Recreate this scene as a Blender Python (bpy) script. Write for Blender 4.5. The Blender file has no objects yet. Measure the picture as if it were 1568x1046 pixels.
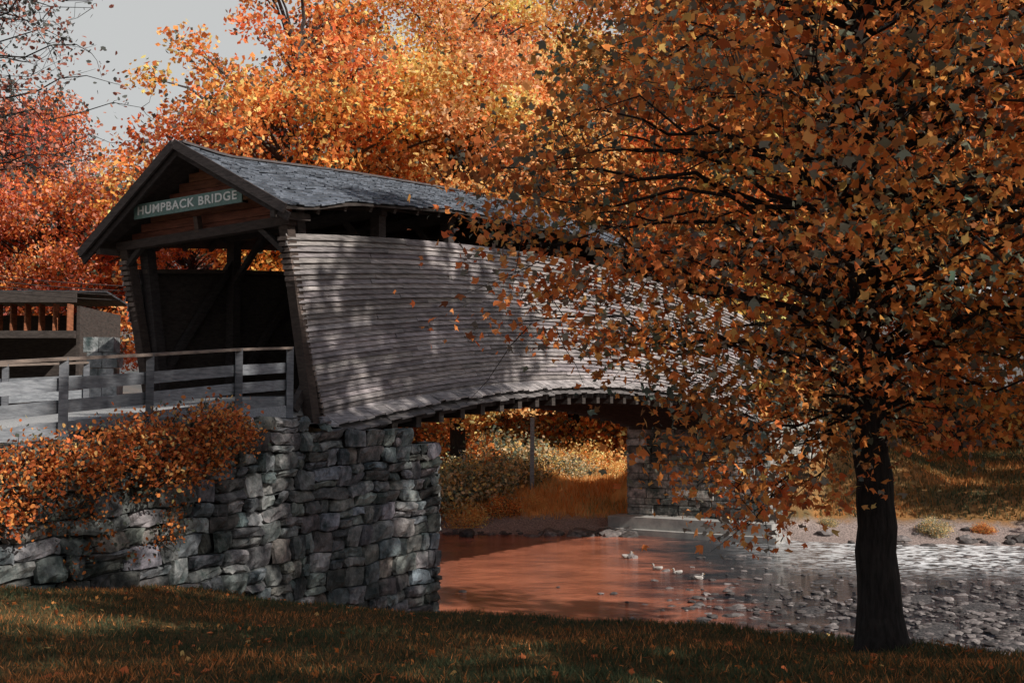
import bpy, math, random
import numpy as np
from mathutils import Matrix, Vector
random.seed(7); RS=np.random.RandomState(7)
SC=bpy.context.scene
SC.view_settings.view_transform='Standard'; SC.view_settings.look='None'; SC.view_settings.exposure=0
SC.view_settings.gamma=1

# ---------------------------------------------------------------- mesh builder
class G:
    def __init__(s): s.V=[];s.L=[];s.S=[];s.M=[];s.C=[];s.n=0
    def add(s,V,F,mat=0,col=(1,1,1)):
        V=np.asarray(V,float).reshape(-1,3)
        if isinstance(F,np.ndarray): s.L.append((F+s.n).ravel()); s.S.append(np.full(len(F),F.shape[1]))
        else:
            s.L.append(np.concatenate([np.asarray(f) for f in F])+s.n); s.S.append(np.array([len(f) for f in F]))
        s.M.append(np.full(len(F),mat))
        c=np.asarray(col,float)
        if c.ndim==1: c=np.tile(c,(len(V),1))
        s.C.append(c); s.V.append(V); s.n+=len(V)
    def mesh(s,name,mats,smooth=False):
        V=np.concatenate(s.V);L=np.concatenate(s.L).astype(np.int32);S=np.concatenate(s.S).astype(np.int32)
        me=bpy.data.meshes.new(name)
        me.vertices.add(len(V)); me.vertices.foreach_set('co',V.astype(np.float32).ravel())
        me.loops.add(len(L)); me.loops.foreach_set('vertex_index',L)
        me.polygons.add(len(S)); st=np.concatenate([[0],np.cumsum(S)[:-1]]).astype(np.int32)
        me.polygons.foreach_set('loop_start',st); me.polygons.foreach_set('loop_total',S)
        me.polygons.foreach_set('material_index',np.concatenate(s.M).astype(np.int32))
        me.polygons.foreach_set('use_smooth',np.full(len(S),smooth))
        for m in mats: me.materials.append(m)
        at=me.attributes.new('Col','FLOAT_COLOR','POINT')
        C=np.concatenate(s.C); C=np.hstack([C,np.ones((len(C),1))])
        at.data.foreach_set('color',C.astype(np.float32).ravel())
        me.update(calc_edges=True); me.validate()
        return me
    def obj(s,name,mats,smooth=False,parent=None):
        return link(name,s.mesh(name,mats,smooth),parent)
def link(name,me,parent=None):
    o=bpy.data.objects.new(name,me); SC.collection.objects.link(o)
    if parent: o.parent=parent
    return o
def empty(name,loc=(0,0,0)):
    o=bpy.data.objects.new(name,None); SC.collection.objects.link(o); return o
BOXF=np.array([[0,1,3,2],[4,6,7,5],[0,4,5,1],[2,3,7,6],[0,2,6,4],[1,5,7,3]])
def hexa(g,p,mat=0,col=(1,1,1)): g.add(p,BOXF,mat,col)
def beam(g,a,b,w,h,mat=0,col=(1,1,1),up=(0,0,1)):
    a=np.array(a,float);b=np.array(b,float);d=b-a;d/=np.linalg.norm(d)
    u=np.array(up,float); r=np.cross(d,u); r/=np.linalg.norm(r); u=np.cross(r,d)
    pts=[]
    for e in (a,b):
        for i in (-1,1):
            for j in (-1,1): pts.append(e+r*i*w/2+u*j*h/2)
    hexa(g,pts,mat,col)
def tube(g,path,rad,n=6,mat=0,col=(1,1,1)):
    path=np.asarray(path,float);m=len(path)
    d=np.gradient(path,axis=0); d/=np.linalg.norm(d,axis=1)[:,None]+1e-9
    ref=np.where(np.abs(d[:,2:3])>.9,np.array([[1,0,0]]),np.array([[0,0,1]]))
    a=np.cross(d,ref);a/=np.linalg.norm(a,axis=1)[:,None];b=np.cross(d,a)
    th=np.arange(n)*2*math.pi/n
    V=path[:,None,:]+np.asarray(rad)[:,None,None]*(np.cos(th)[None,:,None]*a[:,None,:]+np.sin(th)[None,:,None]*b[:,None,:])
    i=np.arange(m-1)[:,None]*n;j=np.arange(n)[None,:];k=(j+1)%n
    F=np.stack([i+j,i+k,i+n+k,i+n+j],-1).reshape(-1,4)
    g.add(V.reshape(-1,3),F,mat,col)

# ---------------------------------------------------------------- materials
def newmat(name):
    m=bpy.data.materials.new(name);m.use_nodes=True;nt=m.node_tree;nt.nodes.clear()
    return m,nt,nt.nodes,nt.links
def N(nodes,t,**k):
    n=nodes.new(t)
    for a,b in k.items():
        if a in n.inputs: n.inputs[a].default_value=b
        else: setattr(n,a,b)
    return n
def ramp(nodes,stops):
    r=nodes.new('ShaderNodeValToRGB');e=r.color_ramp.elements
    while len(e)<len(stops): e.new(.5)
    for i,(p,c) in enumerate(stops): e[i].position=p;e[i].color=(*c,1)
    return r
def solid(name,c1,c2,scale=(4,4,4),nscale=3,rough=.85,bump=.3,attr=True,dist=.02,detail=8,spec=.3,c3=None,s3=.6,th3=(.5,.7)):
    m,nt,no,li=newmat(name)
    tc=no.new('ShaderNodeTexCoord');mp=N(no,'ShaderNodeMapping');mp.inputs['Scale'].default_value=scale
    li.new(tc.outputs['Object'],mp.inputs[0])
    nz=N(no,'ShaderNodeTexNoise',Scale=nscale,Detail=detail,Roughness=.65);li.new(mp.outputs[0],nz.inputs['Vector'])
    r=ramp(no,[(.3,c1),(.7,c2)]);li.new(nz.outputs[0],r.inputs[0])
    out=no.new('ShaderNodeOutputMaterial');b=N(no,'ShaderNodeBsdfPrincipled',Roughness=rough)
    b.inputs['Specular IOR Level'].default_value=spec
    src=r.outputs[0]
    if c3 is not None:
        n3=N(no,'ShaderNodeTexNoise',Scale=s3,Detail=7,Roughness=.7);li.new(tc.outputs['Object'],n3.inputs['Vector'])
        r3=ramp(no,[(th3[0],(0,0,0)),(th3[1],(1,1,1))]);li.new(n3.outputs[0],r3.inputs[0])
        m3=N(no,'ShaderNodeMix',data_type='RGBA');li.new(r3.outputs[0],m3.inputs[0]);li.new(src,m3.inputs[6]);m3.inputs[7].default_value=(*c3,1);src=m3.outputs[2]
    if attr:
        a=no.new('ShaderNodeAttribute');a.attribute_name='Col'
        mx=N(no,'ShaderNodeMix',data_type='RGBA',blend_type='MULTIPLY');mx.inputs[0].default_value=1
        li.new(src,mx.inputs[6]);li.new(a.outputs[0],mx.inputs[7]);src=mx.outputs[2]
    li.new(src,b.inputs['Base Color'])
    bp=N(no,'ShaderNodeBump',Strength=bump,Distance=dist);li.new(nz.outputs[0],bp.inputs['Height']);li.new(bp.outputs[0],b.inputs['Normal'])
    li.new(b.outputs[0],out.inputs[0]);return m
def leafmat(name,trans=.35):
    m,nt,no,li=newmat(name)
    a=no.new('ShaderNodeAttribute');a.attribute_name='Col'
    d=N(no,'ShaderNodeBsdfDiffuse');t=no.new('ShaderNodeBsdfTranslucent')
    li.new(a.outputs[0],d.inputs[0]);li.new(a.outputs[0],t.inputs[0])
    mx=no.new('ShaderNodeMixShader');mx.inputs[0].default_value=trans
    li.new(d.outputs[0],mx.inputs[1]);li.new(t.outputs[0],mx.inputs[2])
    out=no.new('ShaderNodeOutputMaterial');li.new(mx.outputs[0],out.inputs[0]);return m
M_leaf=leafmat('leaf_foliage',.42)
M_bark=solid('bark',(.008,.007,.007),(.04,.034,.032),(6,6,1.2),4,.95,1,True,.05)
M_siding=solid('weathered_siding',(.085,.08,.082),(.50,.46,.455),(1.3,1.3,16),2.0,.85,.6,True,.012,c3=(.10,.095,.10),s3=.8,th3=(.5,.78))
M_darkwood=solid('dark_timber',(.03,.025,.023),(.085,.07,.063),(2,2,8),2.5,.9,.5)
M_brown=solid('brown_gable_wood',(.07,.03,.018),(.24,.10,.05),(1.5,1.5,10),2,.85,.4)
M_shingle=solid('slate_roof',(.04,.05,.062),(.15,.168,.195),(3,3,3),3,.65,.4,True,.01)
M_rail=solid('grey_rail_wood',(.12,.13,.145),(.36,.375,.39),(1.5,1.5,10),2.5,.8,.4)
M_stone=solid('stone_block',(.045,.052,.055),(.40,.38,.365),(1.8,1.8,1.8),2.4,.9,1,True,.09,14,c3=(.032,.043,.042),s3=.9,th3=(.42,.62))
M_mortar=solid('dark_mortar',(.015,.016,.018),(.05,.05,.05),(2,2,2),3,.95,.5,False)  # dark mortar backing behind the stone joints
M_gravel=solid('gravel_road',(.17,.18,.19),(.34,.34,.34),(3,3,3),8,.95,.7,False,.03)
M_conc=solid('concrete_footing',(.20,.20,.20),(.40,.39,.37),(1,1,1),2,.9,.4,False)
M_rock=solid('river_rock',(.04,.038,.04),(.26,.24,.235),(3,3,3),2,.7,.6)
M_sign=solid('sign_green_paint',(.10,.17,.155),(.16,.25,.23),(3,3,3),3,.6,.1,False)
M_letter=solid('sign_white_paint',(.62,.64,.62),(.78,.8,.78),(3,3,3),4,.6,.1,False)
M_soil=solid('soil_bank',(.05,.035,.02),(.16,.10,.05),(1,1,1),2,.95,.8,False,.1)

# ---------------------------------------------------------------- terrain
CX=[-300,-30,-9,-5,-2.8,-.9,2.4,3.4,4.2,7,12,20,40,300]
CY=[24,24,24,19,17.2,15.4,12.9,11.6,10.2,8.7,12,15,18,20]
FX=[-300,-40,-20,-8,-3,4,8,12,20,40,300]
FY=[80,75,62,54,50,49.3,50,47,45.6,40,30]
def sstep(t): t=np.clip(t,0,1);return t*t*(3-2*t)
def terrain(x,y):
    x=np.asarray(x,float);y=np.asarray(y,float)
    lawn=np.where(y<8,-1.7-.0275*y,-1-.115*np.minimum(y,40))+.075*np.clip(-x-3,0,8)
    sd=np.maximum(0,y-np.interp(x,CX,CY))
    near=np.maximum(lawn-.38*sd**1.15,-6.3)
    t=y-np.interp(x,FX,FY)
    far=np.where(t<0,-5.6+.35*t,-5.6+1.5*sstep(t/6)+.05*np.maximum(t-3,0)+.9*sstep((x-10)/8)*sstep((t-2)/14))
    far=np.clip(far,-6.3,-1.2)
    z=np.maximum(near,far)
    # low gravel bars in the shallows on the right
    bar=-5.70+.11*np.exp(-(((x-14.5)/5)**2+((y-29)/5)**2))+.06*np.sin(x*1.3+y*.9)+.05*np.sin(x*2.9-y*2.1)
    z=np.where(np.hypot((x-13.5)/9,(y-29.5)/8.5)<1,np.maximum(z,bar),z)
    s=(x+4.8)*.52+(y-24)*.855; w=-(x+4.8)*.855+(y-24)*.52
    dw=w-2.6
    mound=-.9-np.where(dw>0,1.6,.42)*np.maximum(0,np.abs(dw)-2.6)-3.2*(1-sstep((s-31)/7))*sstep((-dw-3.0)/1.5)
    z=np.where((s>30.2)&(s<120),np.maximum(z,mound),z)
    n=.04*np.sin(x*1.7+y*.6)*np.cos(y*1.3-x*.4)+.03*np.sin(x*3.9)*np.sin(y*3.1+1)
    return z+n*np.where(z>-5.5,1,np.where(z>-5.9,.5,2.5))
def axis(a,b,st,lim):
    c=list(np.arange(a,b+.01,st));d=st
    lo=[];v=a
    while v>-lim: d*=1.35;v-=d;lo.append(v)
    d=st;hi=[];v=b
    while v<lim: d*=1.35;v+=d;hi.append(v)
    return np.array(lo[::-1]+c+hi)
ax=axis(-32,42,.4,2500);ay=axis(-12,90,.4,2500)
X,Y=np.meshgrid(ax,ay);Z=terrain(X,Y)
nx=len(ax);ny=len(ay)
i=np.arange(ny-1)[:,None]*nx;j=np.arange(nx-1)[None,:]
F=np.stack([i+j,i+j+1,i+nx+j+1,i+nx+j],-1).reshape(-1,4)
# ground material
m,nt,no,li=newmat('ground_grass')
tc=no.new('ShaderNodeTexCoord');sep=no.new('ShaderNodeSeparateXYZ');li.new(tc.outputs['Object'],sep.inputs[0])
n1=N(no,'ShaderNodeTexNoise',Scale=.5,Detail=6,Roughness=.7);li.new(tc.outputs['Object'],n1.inputs['Vector'])
n2=N(no,'ShaderNodeTexNoise',Scale=14,Detail=8,Roughness=.7);li.new(tc.outputs['Object'],n2.inputs['Vector'])
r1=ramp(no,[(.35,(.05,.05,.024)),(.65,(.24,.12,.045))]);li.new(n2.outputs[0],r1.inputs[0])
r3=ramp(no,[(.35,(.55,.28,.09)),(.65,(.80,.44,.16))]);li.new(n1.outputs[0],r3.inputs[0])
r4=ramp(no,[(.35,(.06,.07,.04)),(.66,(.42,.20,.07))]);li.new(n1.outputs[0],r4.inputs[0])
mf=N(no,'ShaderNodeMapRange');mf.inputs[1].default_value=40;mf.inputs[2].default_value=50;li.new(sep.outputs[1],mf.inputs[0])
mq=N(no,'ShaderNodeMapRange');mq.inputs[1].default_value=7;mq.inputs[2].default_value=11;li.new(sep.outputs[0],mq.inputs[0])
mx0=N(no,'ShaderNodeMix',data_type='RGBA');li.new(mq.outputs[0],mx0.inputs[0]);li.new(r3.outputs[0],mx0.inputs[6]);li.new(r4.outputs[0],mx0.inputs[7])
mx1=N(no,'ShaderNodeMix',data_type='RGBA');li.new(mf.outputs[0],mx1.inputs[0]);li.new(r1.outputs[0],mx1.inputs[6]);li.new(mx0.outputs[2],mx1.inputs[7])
r2=ramp(no,[(.35,(.10,.085,.08)),(.65,(.46,.37,.34))]);li.new(n2.outputs[0],r2.inputs[0])
r5=ramp(no,[(.40,(.02,.022,.026)),(.60,(.14,.13,.13))]);li.new(n2.outputs[0],r5.inputs[0])
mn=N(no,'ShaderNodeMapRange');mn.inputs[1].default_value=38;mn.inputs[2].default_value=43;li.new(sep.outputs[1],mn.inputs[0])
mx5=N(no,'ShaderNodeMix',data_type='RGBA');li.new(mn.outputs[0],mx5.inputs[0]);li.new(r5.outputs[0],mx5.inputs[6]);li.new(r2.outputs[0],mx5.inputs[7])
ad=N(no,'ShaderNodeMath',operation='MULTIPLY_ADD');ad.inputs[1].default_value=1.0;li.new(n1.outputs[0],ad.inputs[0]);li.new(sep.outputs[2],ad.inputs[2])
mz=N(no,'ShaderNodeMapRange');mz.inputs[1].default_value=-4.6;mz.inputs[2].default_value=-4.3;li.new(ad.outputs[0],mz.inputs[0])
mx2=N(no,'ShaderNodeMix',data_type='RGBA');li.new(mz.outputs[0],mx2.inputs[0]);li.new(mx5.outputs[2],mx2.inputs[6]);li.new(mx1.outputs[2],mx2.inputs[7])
b=N(no,'ShaderNodeBsdfPrincipled',Roughness=.95);b.inputs['Specular IOR Level'].default_value=.1
li.new(mx2.outputs[2],b.inputs['Base Color'])
bp=N(no,'ShaderNodeBump',Strength=.9,Distance=.07);li.new(n2.outputs[0],bp.inputs['Height']);li.new(bp.outputs[0],b.inputs['Normal'])
out=no.new('ShaderNodeOutputMaterial');li.new(b.outputs[0],out.inputs[0]);M_ground=m
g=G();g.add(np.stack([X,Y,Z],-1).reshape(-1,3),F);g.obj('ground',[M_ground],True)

# water
m,nt,no,li=newmat('river_water')
tc=no.new('ShaderNodeTexCoord');mp=N(no,'ShaderNodeMapping');mp.inputs['Scale'].default_value=(1,1.8,1);mp.inputs['Rotation'].default_value=(0,0,.4)
li.new(tc.outputs['Object'],mp.inputs[0]);sep=no.new('ShaderNodeSeparateXYZ');li.new(tc.outputs['Object'],sep.inputs[0])
nA=N(no,'ShaderNodeTexNoise',Scale=2.6,Detail=6,Roughness=.6);li.new(mp.outputs[0],nA.inputs['Vector'])
nB=N(no,'ShaderNodeTexNoise',Scale=.35,Detail=8,Roughness=.7);li.new(mp.outputs[0],nB.inputs['Vector'])
mr=N(no,'ShaderNodeMapRange');mr.inputs[1].default_value=3;mr.inputs[2].default_value=9;mr.inputs[3].default_value=.5;mr.inputs[4].default_value=1.0;li.new(sep.outputs[0],mr.inputs[0])
bp=N(no,'ShaderNodeBump',Distance=.06);li.new(nA.outputs[0],bp.inputs['Height']);li.new(mr.outputs[0],bp.inputs['Strength'])
fy=N(no,'ShaderNodeMapRange');fy.inputs[1].default_value=37;fy.inputs[2].default_value=41;li.new(sep.outputs[1],fy.inputs[0])
fx=N(no,'ShaderNodeMapRange');fx.inputs[1].default_value=8;fx.inputs[2].default_value=14;li.new(sep.outputs[0],fx.inputs[0])
mm=N(no,'ShaderNodeMath',operation='MULTIPLY');li.new(fy.outputs[0],mm.inputs[0]);li.new(fx.outputs[0],mm.inputs[1])
rf=ramp(no,[(.44,(0,0,0)),(.58,(1,1,1))]);li.new(nA.outputs[0],rf.inputs[0])
m2=N(no,'ShaderNodeMath',operation='MULTIPLY');li.new(mm.outputs[0],m2.inputs[0]);li.new(rf.outputs[0],m2.inputs[1])
w=N(no,'ShaderNodeBsdfPrincipled',Roughness=.07);w.inputs['IOR'].default_value=1.33;w.inputs['Specular IOR Level'].default_value=.75
rcL=ramp(no,[(.32,(.16,.055,.038)),(.50,(.36,.12,.07)),(.68,(.55,.19,.11))]);li.new(nB.outputs[0],rcL.inputs[0])  # muddy salmon water; reflected orange foliage also put into the base colour
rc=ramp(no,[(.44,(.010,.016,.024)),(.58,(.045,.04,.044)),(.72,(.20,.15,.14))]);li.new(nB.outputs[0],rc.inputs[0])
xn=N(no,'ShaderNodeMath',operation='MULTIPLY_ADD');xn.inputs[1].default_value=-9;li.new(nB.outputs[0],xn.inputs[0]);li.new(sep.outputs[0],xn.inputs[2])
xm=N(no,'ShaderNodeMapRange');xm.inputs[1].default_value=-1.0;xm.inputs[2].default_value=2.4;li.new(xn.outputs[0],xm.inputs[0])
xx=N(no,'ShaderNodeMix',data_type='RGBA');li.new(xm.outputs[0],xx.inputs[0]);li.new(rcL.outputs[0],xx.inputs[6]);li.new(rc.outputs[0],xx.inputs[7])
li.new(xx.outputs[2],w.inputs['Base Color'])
li.new(bp.outputs[0],w.inputs['Normal'])
f=N(no,'ShaderNodeBsdfDiffuse');f.inputs[0].default_value=(.7,.72,.74,1)
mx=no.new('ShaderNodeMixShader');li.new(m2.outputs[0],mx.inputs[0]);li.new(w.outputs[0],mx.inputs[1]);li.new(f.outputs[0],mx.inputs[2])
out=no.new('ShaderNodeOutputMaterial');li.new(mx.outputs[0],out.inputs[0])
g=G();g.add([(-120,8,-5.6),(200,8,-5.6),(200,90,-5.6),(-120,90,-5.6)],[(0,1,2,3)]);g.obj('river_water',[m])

# grass blades
def blades(n,ymin,ymax,h0,h1,wd,xr=.56,ypow=1.0):
    y=ymin+(ymax-ymin)*RS.rand(n)**ypow;x=(RS.rand(n)*2-1)*xr*y
    z=terrain(x,y);k=(z>-5.3)&(y<np.interp(x,CX,CY)+2.5)&(x>-(y-11)*.45-6.2)
    x,y,z=x[k],y[k],z[k];n=len(x)
    a=RS.rand(n)*6.28;h=h0+(h1-h0)*RS.rand(n);lean=RS.randn(n,2)*.035
    V=np.zeros((n,3,3));V[:,0]=np.stack([x-np.cos(a)*wd,y-np.sin(a)*wd,z-.01],-1);V[:,1]=np.stack([x+np.cos(a)*wd,y+np.sin(a)*wd,z-.01],-1)
    V[:,2]=np.stack([x+lean[:,0],y+lean[:,1],z+h],-1)
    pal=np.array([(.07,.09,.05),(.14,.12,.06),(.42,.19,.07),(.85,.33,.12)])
    ph=np.sin(x*.9+1)*np.cos(y*1.1)+.5*np.sin(x*2.3+y*.7)*np.sin(y*2.9)  # patches of orange and dark green blades put sun and shade into the colour
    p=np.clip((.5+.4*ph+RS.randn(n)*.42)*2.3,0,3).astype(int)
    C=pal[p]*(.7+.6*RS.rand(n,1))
    return V.reshape(-1,3),np.arange(n*3).reshape(n,3),np.repeat(np.clip(C,0,.95),3,0)
g=G()
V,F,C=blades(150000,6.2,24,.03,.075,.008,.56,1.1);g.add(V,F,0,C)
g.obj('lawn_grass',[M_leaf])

# ---------------------------------------------------------------- foliage
LEAF_M=np.array([(0,-.5),(.30,-.24),(.52,.06),(.2,.10),(.06,.56),(-.16,.16),(-.5,.14),(-.30,-.26)])
LEAF_Q=np.array([(0,-.5),(.38,-.05),(.05,.5),(-.34,.06)])
LEAF_H=np.array([(0,-.5),(.34,-.22),(.26,.22),(0,.5),(-.26,.22),(-.34,-.22)])
def leaves(g,C,size,shape,pal,pw,mat=1,upb=.8,droop=0,cvar=None):
    n=len(C);nrm=RS.randn(n,3);nrm[:,2]=np.abs(nrm[:,2])*upb+.15;nrm/=np.linalg.norm(nrm,axis=1)[:,None]
    t=RS.randn(n,3);t[:,2]-=droop;t-=nrm*(t*nrm).sum(1)[:,None];t/=np.linalg.norm(t,axis=1)[:,None];b=np.cross(nrm,t)
    sz=size*(.6+.8*RS.rand(n));k=len(shape);asp=.7+.5*RS.rand(n)
    u=shape[:,0][None,:,None];v=shape[:,1][None,:,None]
    cu=(RS.rand(n)*.9-.15)[:,None,None]
    curl=-(np.abs(shape[:,0])+.6*shape[:,1]**2)[None,:,None]*cu
    V=C[:,None,:]+sz[:,None,None]*(u*asp[:,None,None]*b[:,None,:]+v*t[:,None,:]+curl*nrm[:,None,:])
    ci=RS.choice(len(pal),n,p=np.array(pw)/sum(pw));col=np.array(pal)[ci]*(.7+.6*RS.rand(n,1))
    if cvar is not None: col=col*cvar
    g.add(V.reshape(-1,3),np.arange(n*k).reshape(n,k),mat,np.repeat(np.clip(col,0,.95),k,0))
def curve(a,b,sag,n=6,jit=.15):
    t=np.linspace(0,1,n)[:,None];a=np.array(a);b=np.array(b);L=np.linalg.norm(b-a)
    p=a+(b-a)*t;p[:,2]+=(sag*L*np.sin(t*math.pi))[:,0];p[1:-1]+=RS.randn(n-2,3)*jit*L*.12;return p
def tree_mesh(name,H,trunk_r,cc,rad,ncl,npc,clr,size,shape,pal,pw,base=.25,dark=None):
    g=G();top=np.array([RS.randn()*.3,RS.randn()*.3,H*.88])
    tp=np.array([(0,0,-.4),(0,0,.3),(RS.randn()*.1,RS.randn()*.1,H*.2),(RS.randn()*.25,RS.randn()*.25,H*.45),(top[0]*.7,top[1]*.7,H*.68),tuple(top)])
    tube(g,tp,[trunk_r*1.5,trunk_r,trunk_r*.85,trunk_r*.6,trunk_r*.35,.03],9,0,(1,1,1))
    cc=np.array(cc);rad=np.array(rad)
    allC=[];cv=[]
    for k in range(ncl):
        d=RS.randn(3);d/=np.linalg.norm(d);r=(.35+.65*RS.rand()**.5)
        lump=1+.18*math.sin(d[0]*5+k%3)+.12*math.sin(d[2]*7)
        c=cc+d*rad*r*lump
        zt=np.clip(c[2]-.45*np.hypot(c[0],c[1])-.5,H*base*.8,H*.85)
        at=np.array([np.interp(zt,tp[:,2],tp[:,q]) for q in range(3)])
        L=np.linalg.norm(c-at);r0=.02+.012*L*trunk_r/.3
        tube(g,curve(at,c,.08,5),np.linspace(r0*1.3,.012,5),5,0,(3,2.9,2.9))
        s=clr*(.6+.8*RS.rand());n=int(npc*(s/clr)**2)
        q=RS.randn(n,3);q/=np.linalg.norm(q,axis=1)[:,None];q*=(RS.rand(n,1)**.45)*s;q[:,2]*=.6
        p=c+q+RS.randn(n,3)*.08*s;allC.append(p)
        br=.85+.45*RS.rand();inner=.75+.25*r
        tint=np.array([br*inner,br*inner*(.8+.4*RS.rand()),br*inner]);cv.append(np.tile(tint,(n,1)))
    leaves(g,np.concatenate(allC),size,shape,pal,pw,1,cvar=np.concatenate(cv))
    return g.mesh(name,[M_bark,M_leaf])
OR=(.93,.33,.10);YO=(.95,.58,.22);RD=(.82,.23,.09);TL=(.13,.15,.12);PK=(.90,.40,.29);BR=(.40,.12,.035)
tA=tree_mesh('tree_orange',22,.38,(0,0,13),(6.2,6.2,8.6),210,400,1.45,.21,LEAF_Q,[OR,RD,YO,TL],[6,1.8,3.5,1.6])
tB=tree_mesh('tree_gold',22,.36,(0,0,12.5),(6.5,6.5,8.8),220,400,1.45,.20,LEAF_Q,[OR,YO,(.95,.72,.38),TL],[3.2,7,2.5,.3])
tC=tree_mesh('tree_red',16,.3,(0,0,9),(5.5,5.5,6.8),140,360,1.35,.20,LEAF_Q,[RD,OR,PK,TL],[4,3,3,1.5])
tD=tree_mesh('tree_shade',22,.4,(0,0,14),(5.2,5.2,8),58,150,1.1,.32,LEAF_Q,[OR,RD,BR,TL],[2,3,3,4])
def put(name,me,x,y,s=1,z=None,rot=None,sz=1):
    o=link(name,me);o.location=(x,y,float(terrain(x,y))-.1 if z is None else z);o.scale=(s,s,s*sz);o.rotation_euler=(0,0,RS.rand()*6.28 if rot is None else rot);return o
for x,y,s,me in [(-10.2,54,1.22,tA),(-2.6,56,1.14,tB),(3.5,66,1.27,tB),(9.5,63,1.3,tA),(16.5,66,1.35,tB),(24,62,1.3,tA),(33,60,1.3,tA),
                 (-1,80,1.5,tA),(13,84,1.6,tA),(-15.5,78,1.0,tA)]:
    put('maple_tree',me,x,y,s)
for x,y,s in [(-22.5,56,.95),(-28,60,1.1),(-18.5,66,.95)]: put('red_maple_tree',tC,x,y,s,z=-1)
# unseen trees added right of and behind the camera to throw dappled shade
for x,y,s in [(20.3,11.2,1.42),(17.5,5.5,1.25),(14,-3.5,.9),(5.5,-3.5,.6),(10,-9,.9),(13.9,5.9,.66),(31,44,1.0),(37,47,1.1)]: put('unseen_shade_tree',tD,x,y,s)

# shrubs
def bush_mesh(name,n,size,pal,pw,R=(1,1,.8),shape=LEAF_Q):
    g=G();cs=[];cv=[]
    for k in range(26):
        d=RS.randn(3);d[2]=abs(d[2]);d/=np.linalg.norm(d);c=d*np.array(R)*(.45+.5*RS.rand())
        q=RS.randn(n//26,3)*.2;cs.append(c+q);cv.append(np.full((n//26,3),.65+.6*RS.rand()))
        tube(g,curve((0,0,-.2),c,.05,4),[.03,.02,.014,.006],4,0)
    p=np.concatenate(cs);p[:,2]=np.maximum(p[:,2],-.1)
    leaves(g,p,size,shape,pal,pw,1,cvar=np.concatenate(cv));return g.mesh(name,[M_bark,M_leaf])
bO=bush_mesh('shrub_orange',6500,.085,[OR,YO,RD,TL],[5,3,1,2])
bG=bush_mesh('shrub_pale',6500,.08,[(.8,.6,.38),(.40,.40,.26),YO,(.18,.23,.18)],[3,3,2,2.5])
bY=bush_mesh('weeds_gold',5000,.07,[YO,(.94,.66,.30),OR],[4,3,2],R=(1,1,.6))
for x,y,s,me in [(-3.4,54,2.4,bG),(-1.2,55,2.1,bG),(.4,56.5,1.6,bG),(-3,58.5,2.8,bO),(-.2,60,2.6,bG),(2.2,61,2.0,bY),(-5.6,53.5,2.4,bO),(4.6,62,2.3,bY),(-2.2,51.8,1.1,bY),(-.6,52.6,.9,bO),(1.6,58,1.3,bY),(3.0,59,1.5,bG),(1.0,53.2,.6,bY)]:
    put('shrub',me,x,y,s,rot=None)
for k in range(40):
    y=57+15*RS.rand();x=(.0+.14*RS.rand())*y;put('meadow_weeds',bY,x,y,.7+.8*RS.rand())
for k in range(28):
    x=-7+1.8*k*1.0;y=66+5*RS.rand()+ (0 if x<12 else -3);put('shrub',[bO,bG,bO][k%3],x,y,2.6+1.6*RS.rand())
for k in range(10):
    x=11.5+2.0*k;put('shrub',[bO,bG][k%2],x,np.interp(x,FX,FY)+1.5+RS.rand()*1.0,.35+.35*RS.rand())
# tall grass on the far meadow slope
g=G();n=26000;x=-3+13*RS.rand(n);y=np.interp(x,FX,FY)+2.2+13*RS.rand(n);z=terrain(x,y);k=z>-5.2+.5*RS.rand(n);x,y,z=x[k],y[k],z[k];n=len(x)
h=.14+.32*RS.rand(n);a=RS.rand(n)*3.14;V=np.zeros((n,3,3));V[:,0]=np.stack([x-.03*np.cos(a),y-.03*np.sin(a),z],-1);V[:,1]=np.stack([x+.03*np.cos(a),y+.03*np.sin(a),z],-1);V[:,2]=np.stack([x+RS.randn(n)*.1,y+RS.randn(n)*.1,z+h],-1)
C=np.array([(.95,.56,.22),(.88,.42,.14),(.92,.66,.32),(.5,.45,.22)])[np.clip((1.6+1.3*np.sin(x*1.1)*np.cos(y*.9)+RS.randn(n)*.8),0,3).astype(int)]*(.7+.3*RS.rand(n,1))
g.add(V.reshape(-1,3),np.arange(n*3).reshape(n,3),0,np.repeat(C,3,0));g.obj('meadow_grass',[M_leaf])
# grass tufts on the far right bank
g=G();n=26000;x=9+22*RS.rand(n);y=np.interp(x,FX,FY)+3+16*RS.rand(n);z=terrain(x,y)
h=.10+.2*RS.rand(n);a=RS.rand(n)*3.14;V=np.zeros((n,3,3));V[:,0]=np.stack([x-.035*np.cos(a),y-.035*np.sin(a),z],-1);V[:,1]=np.stack([x+.035*np.cos(a),y+.035*np.sin(a),z],-1);V[:,2]=np.stack([x+RS.randn(n)*.06,y+RS.randn(n)*.06,z+h],-1)
C=np.array([(.12,.13,.07),(.3,.18,.07),(.8,.33,.11)])[np.clip((1.2+np.sin(x*.7)*np.sin(y*1.1)+RS.randn(n)*.5),0,2).astype(int)]*(.6+.5*RS.rand(n,1))
g.add(V.reshape(-1,3),np.arange(n*3).reshape(n,3),0,np.repeat(C,3,0));g.obj('bank_grass',[M_leaf])
# fallen leaves on the lawn
g=G();n=1000;y=6.5+13*RS.rand(n);x=(RS.rand(n)*2-1)*.5*y+RS.randn(n)*.3;z=terrain(x,y);k=(y<np.interp(x,CX,CY)+1)&(x>-(y-11)*.45-6.0);p=np.stack([x,y,z+.035],-1)[k]
leaves(g,p,.06,LEAF_M,[OR,RD,BR,YO],[3,3,5,.6],0,3.5);g.obj('fallen_leaves',[M_leaf])

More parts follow.
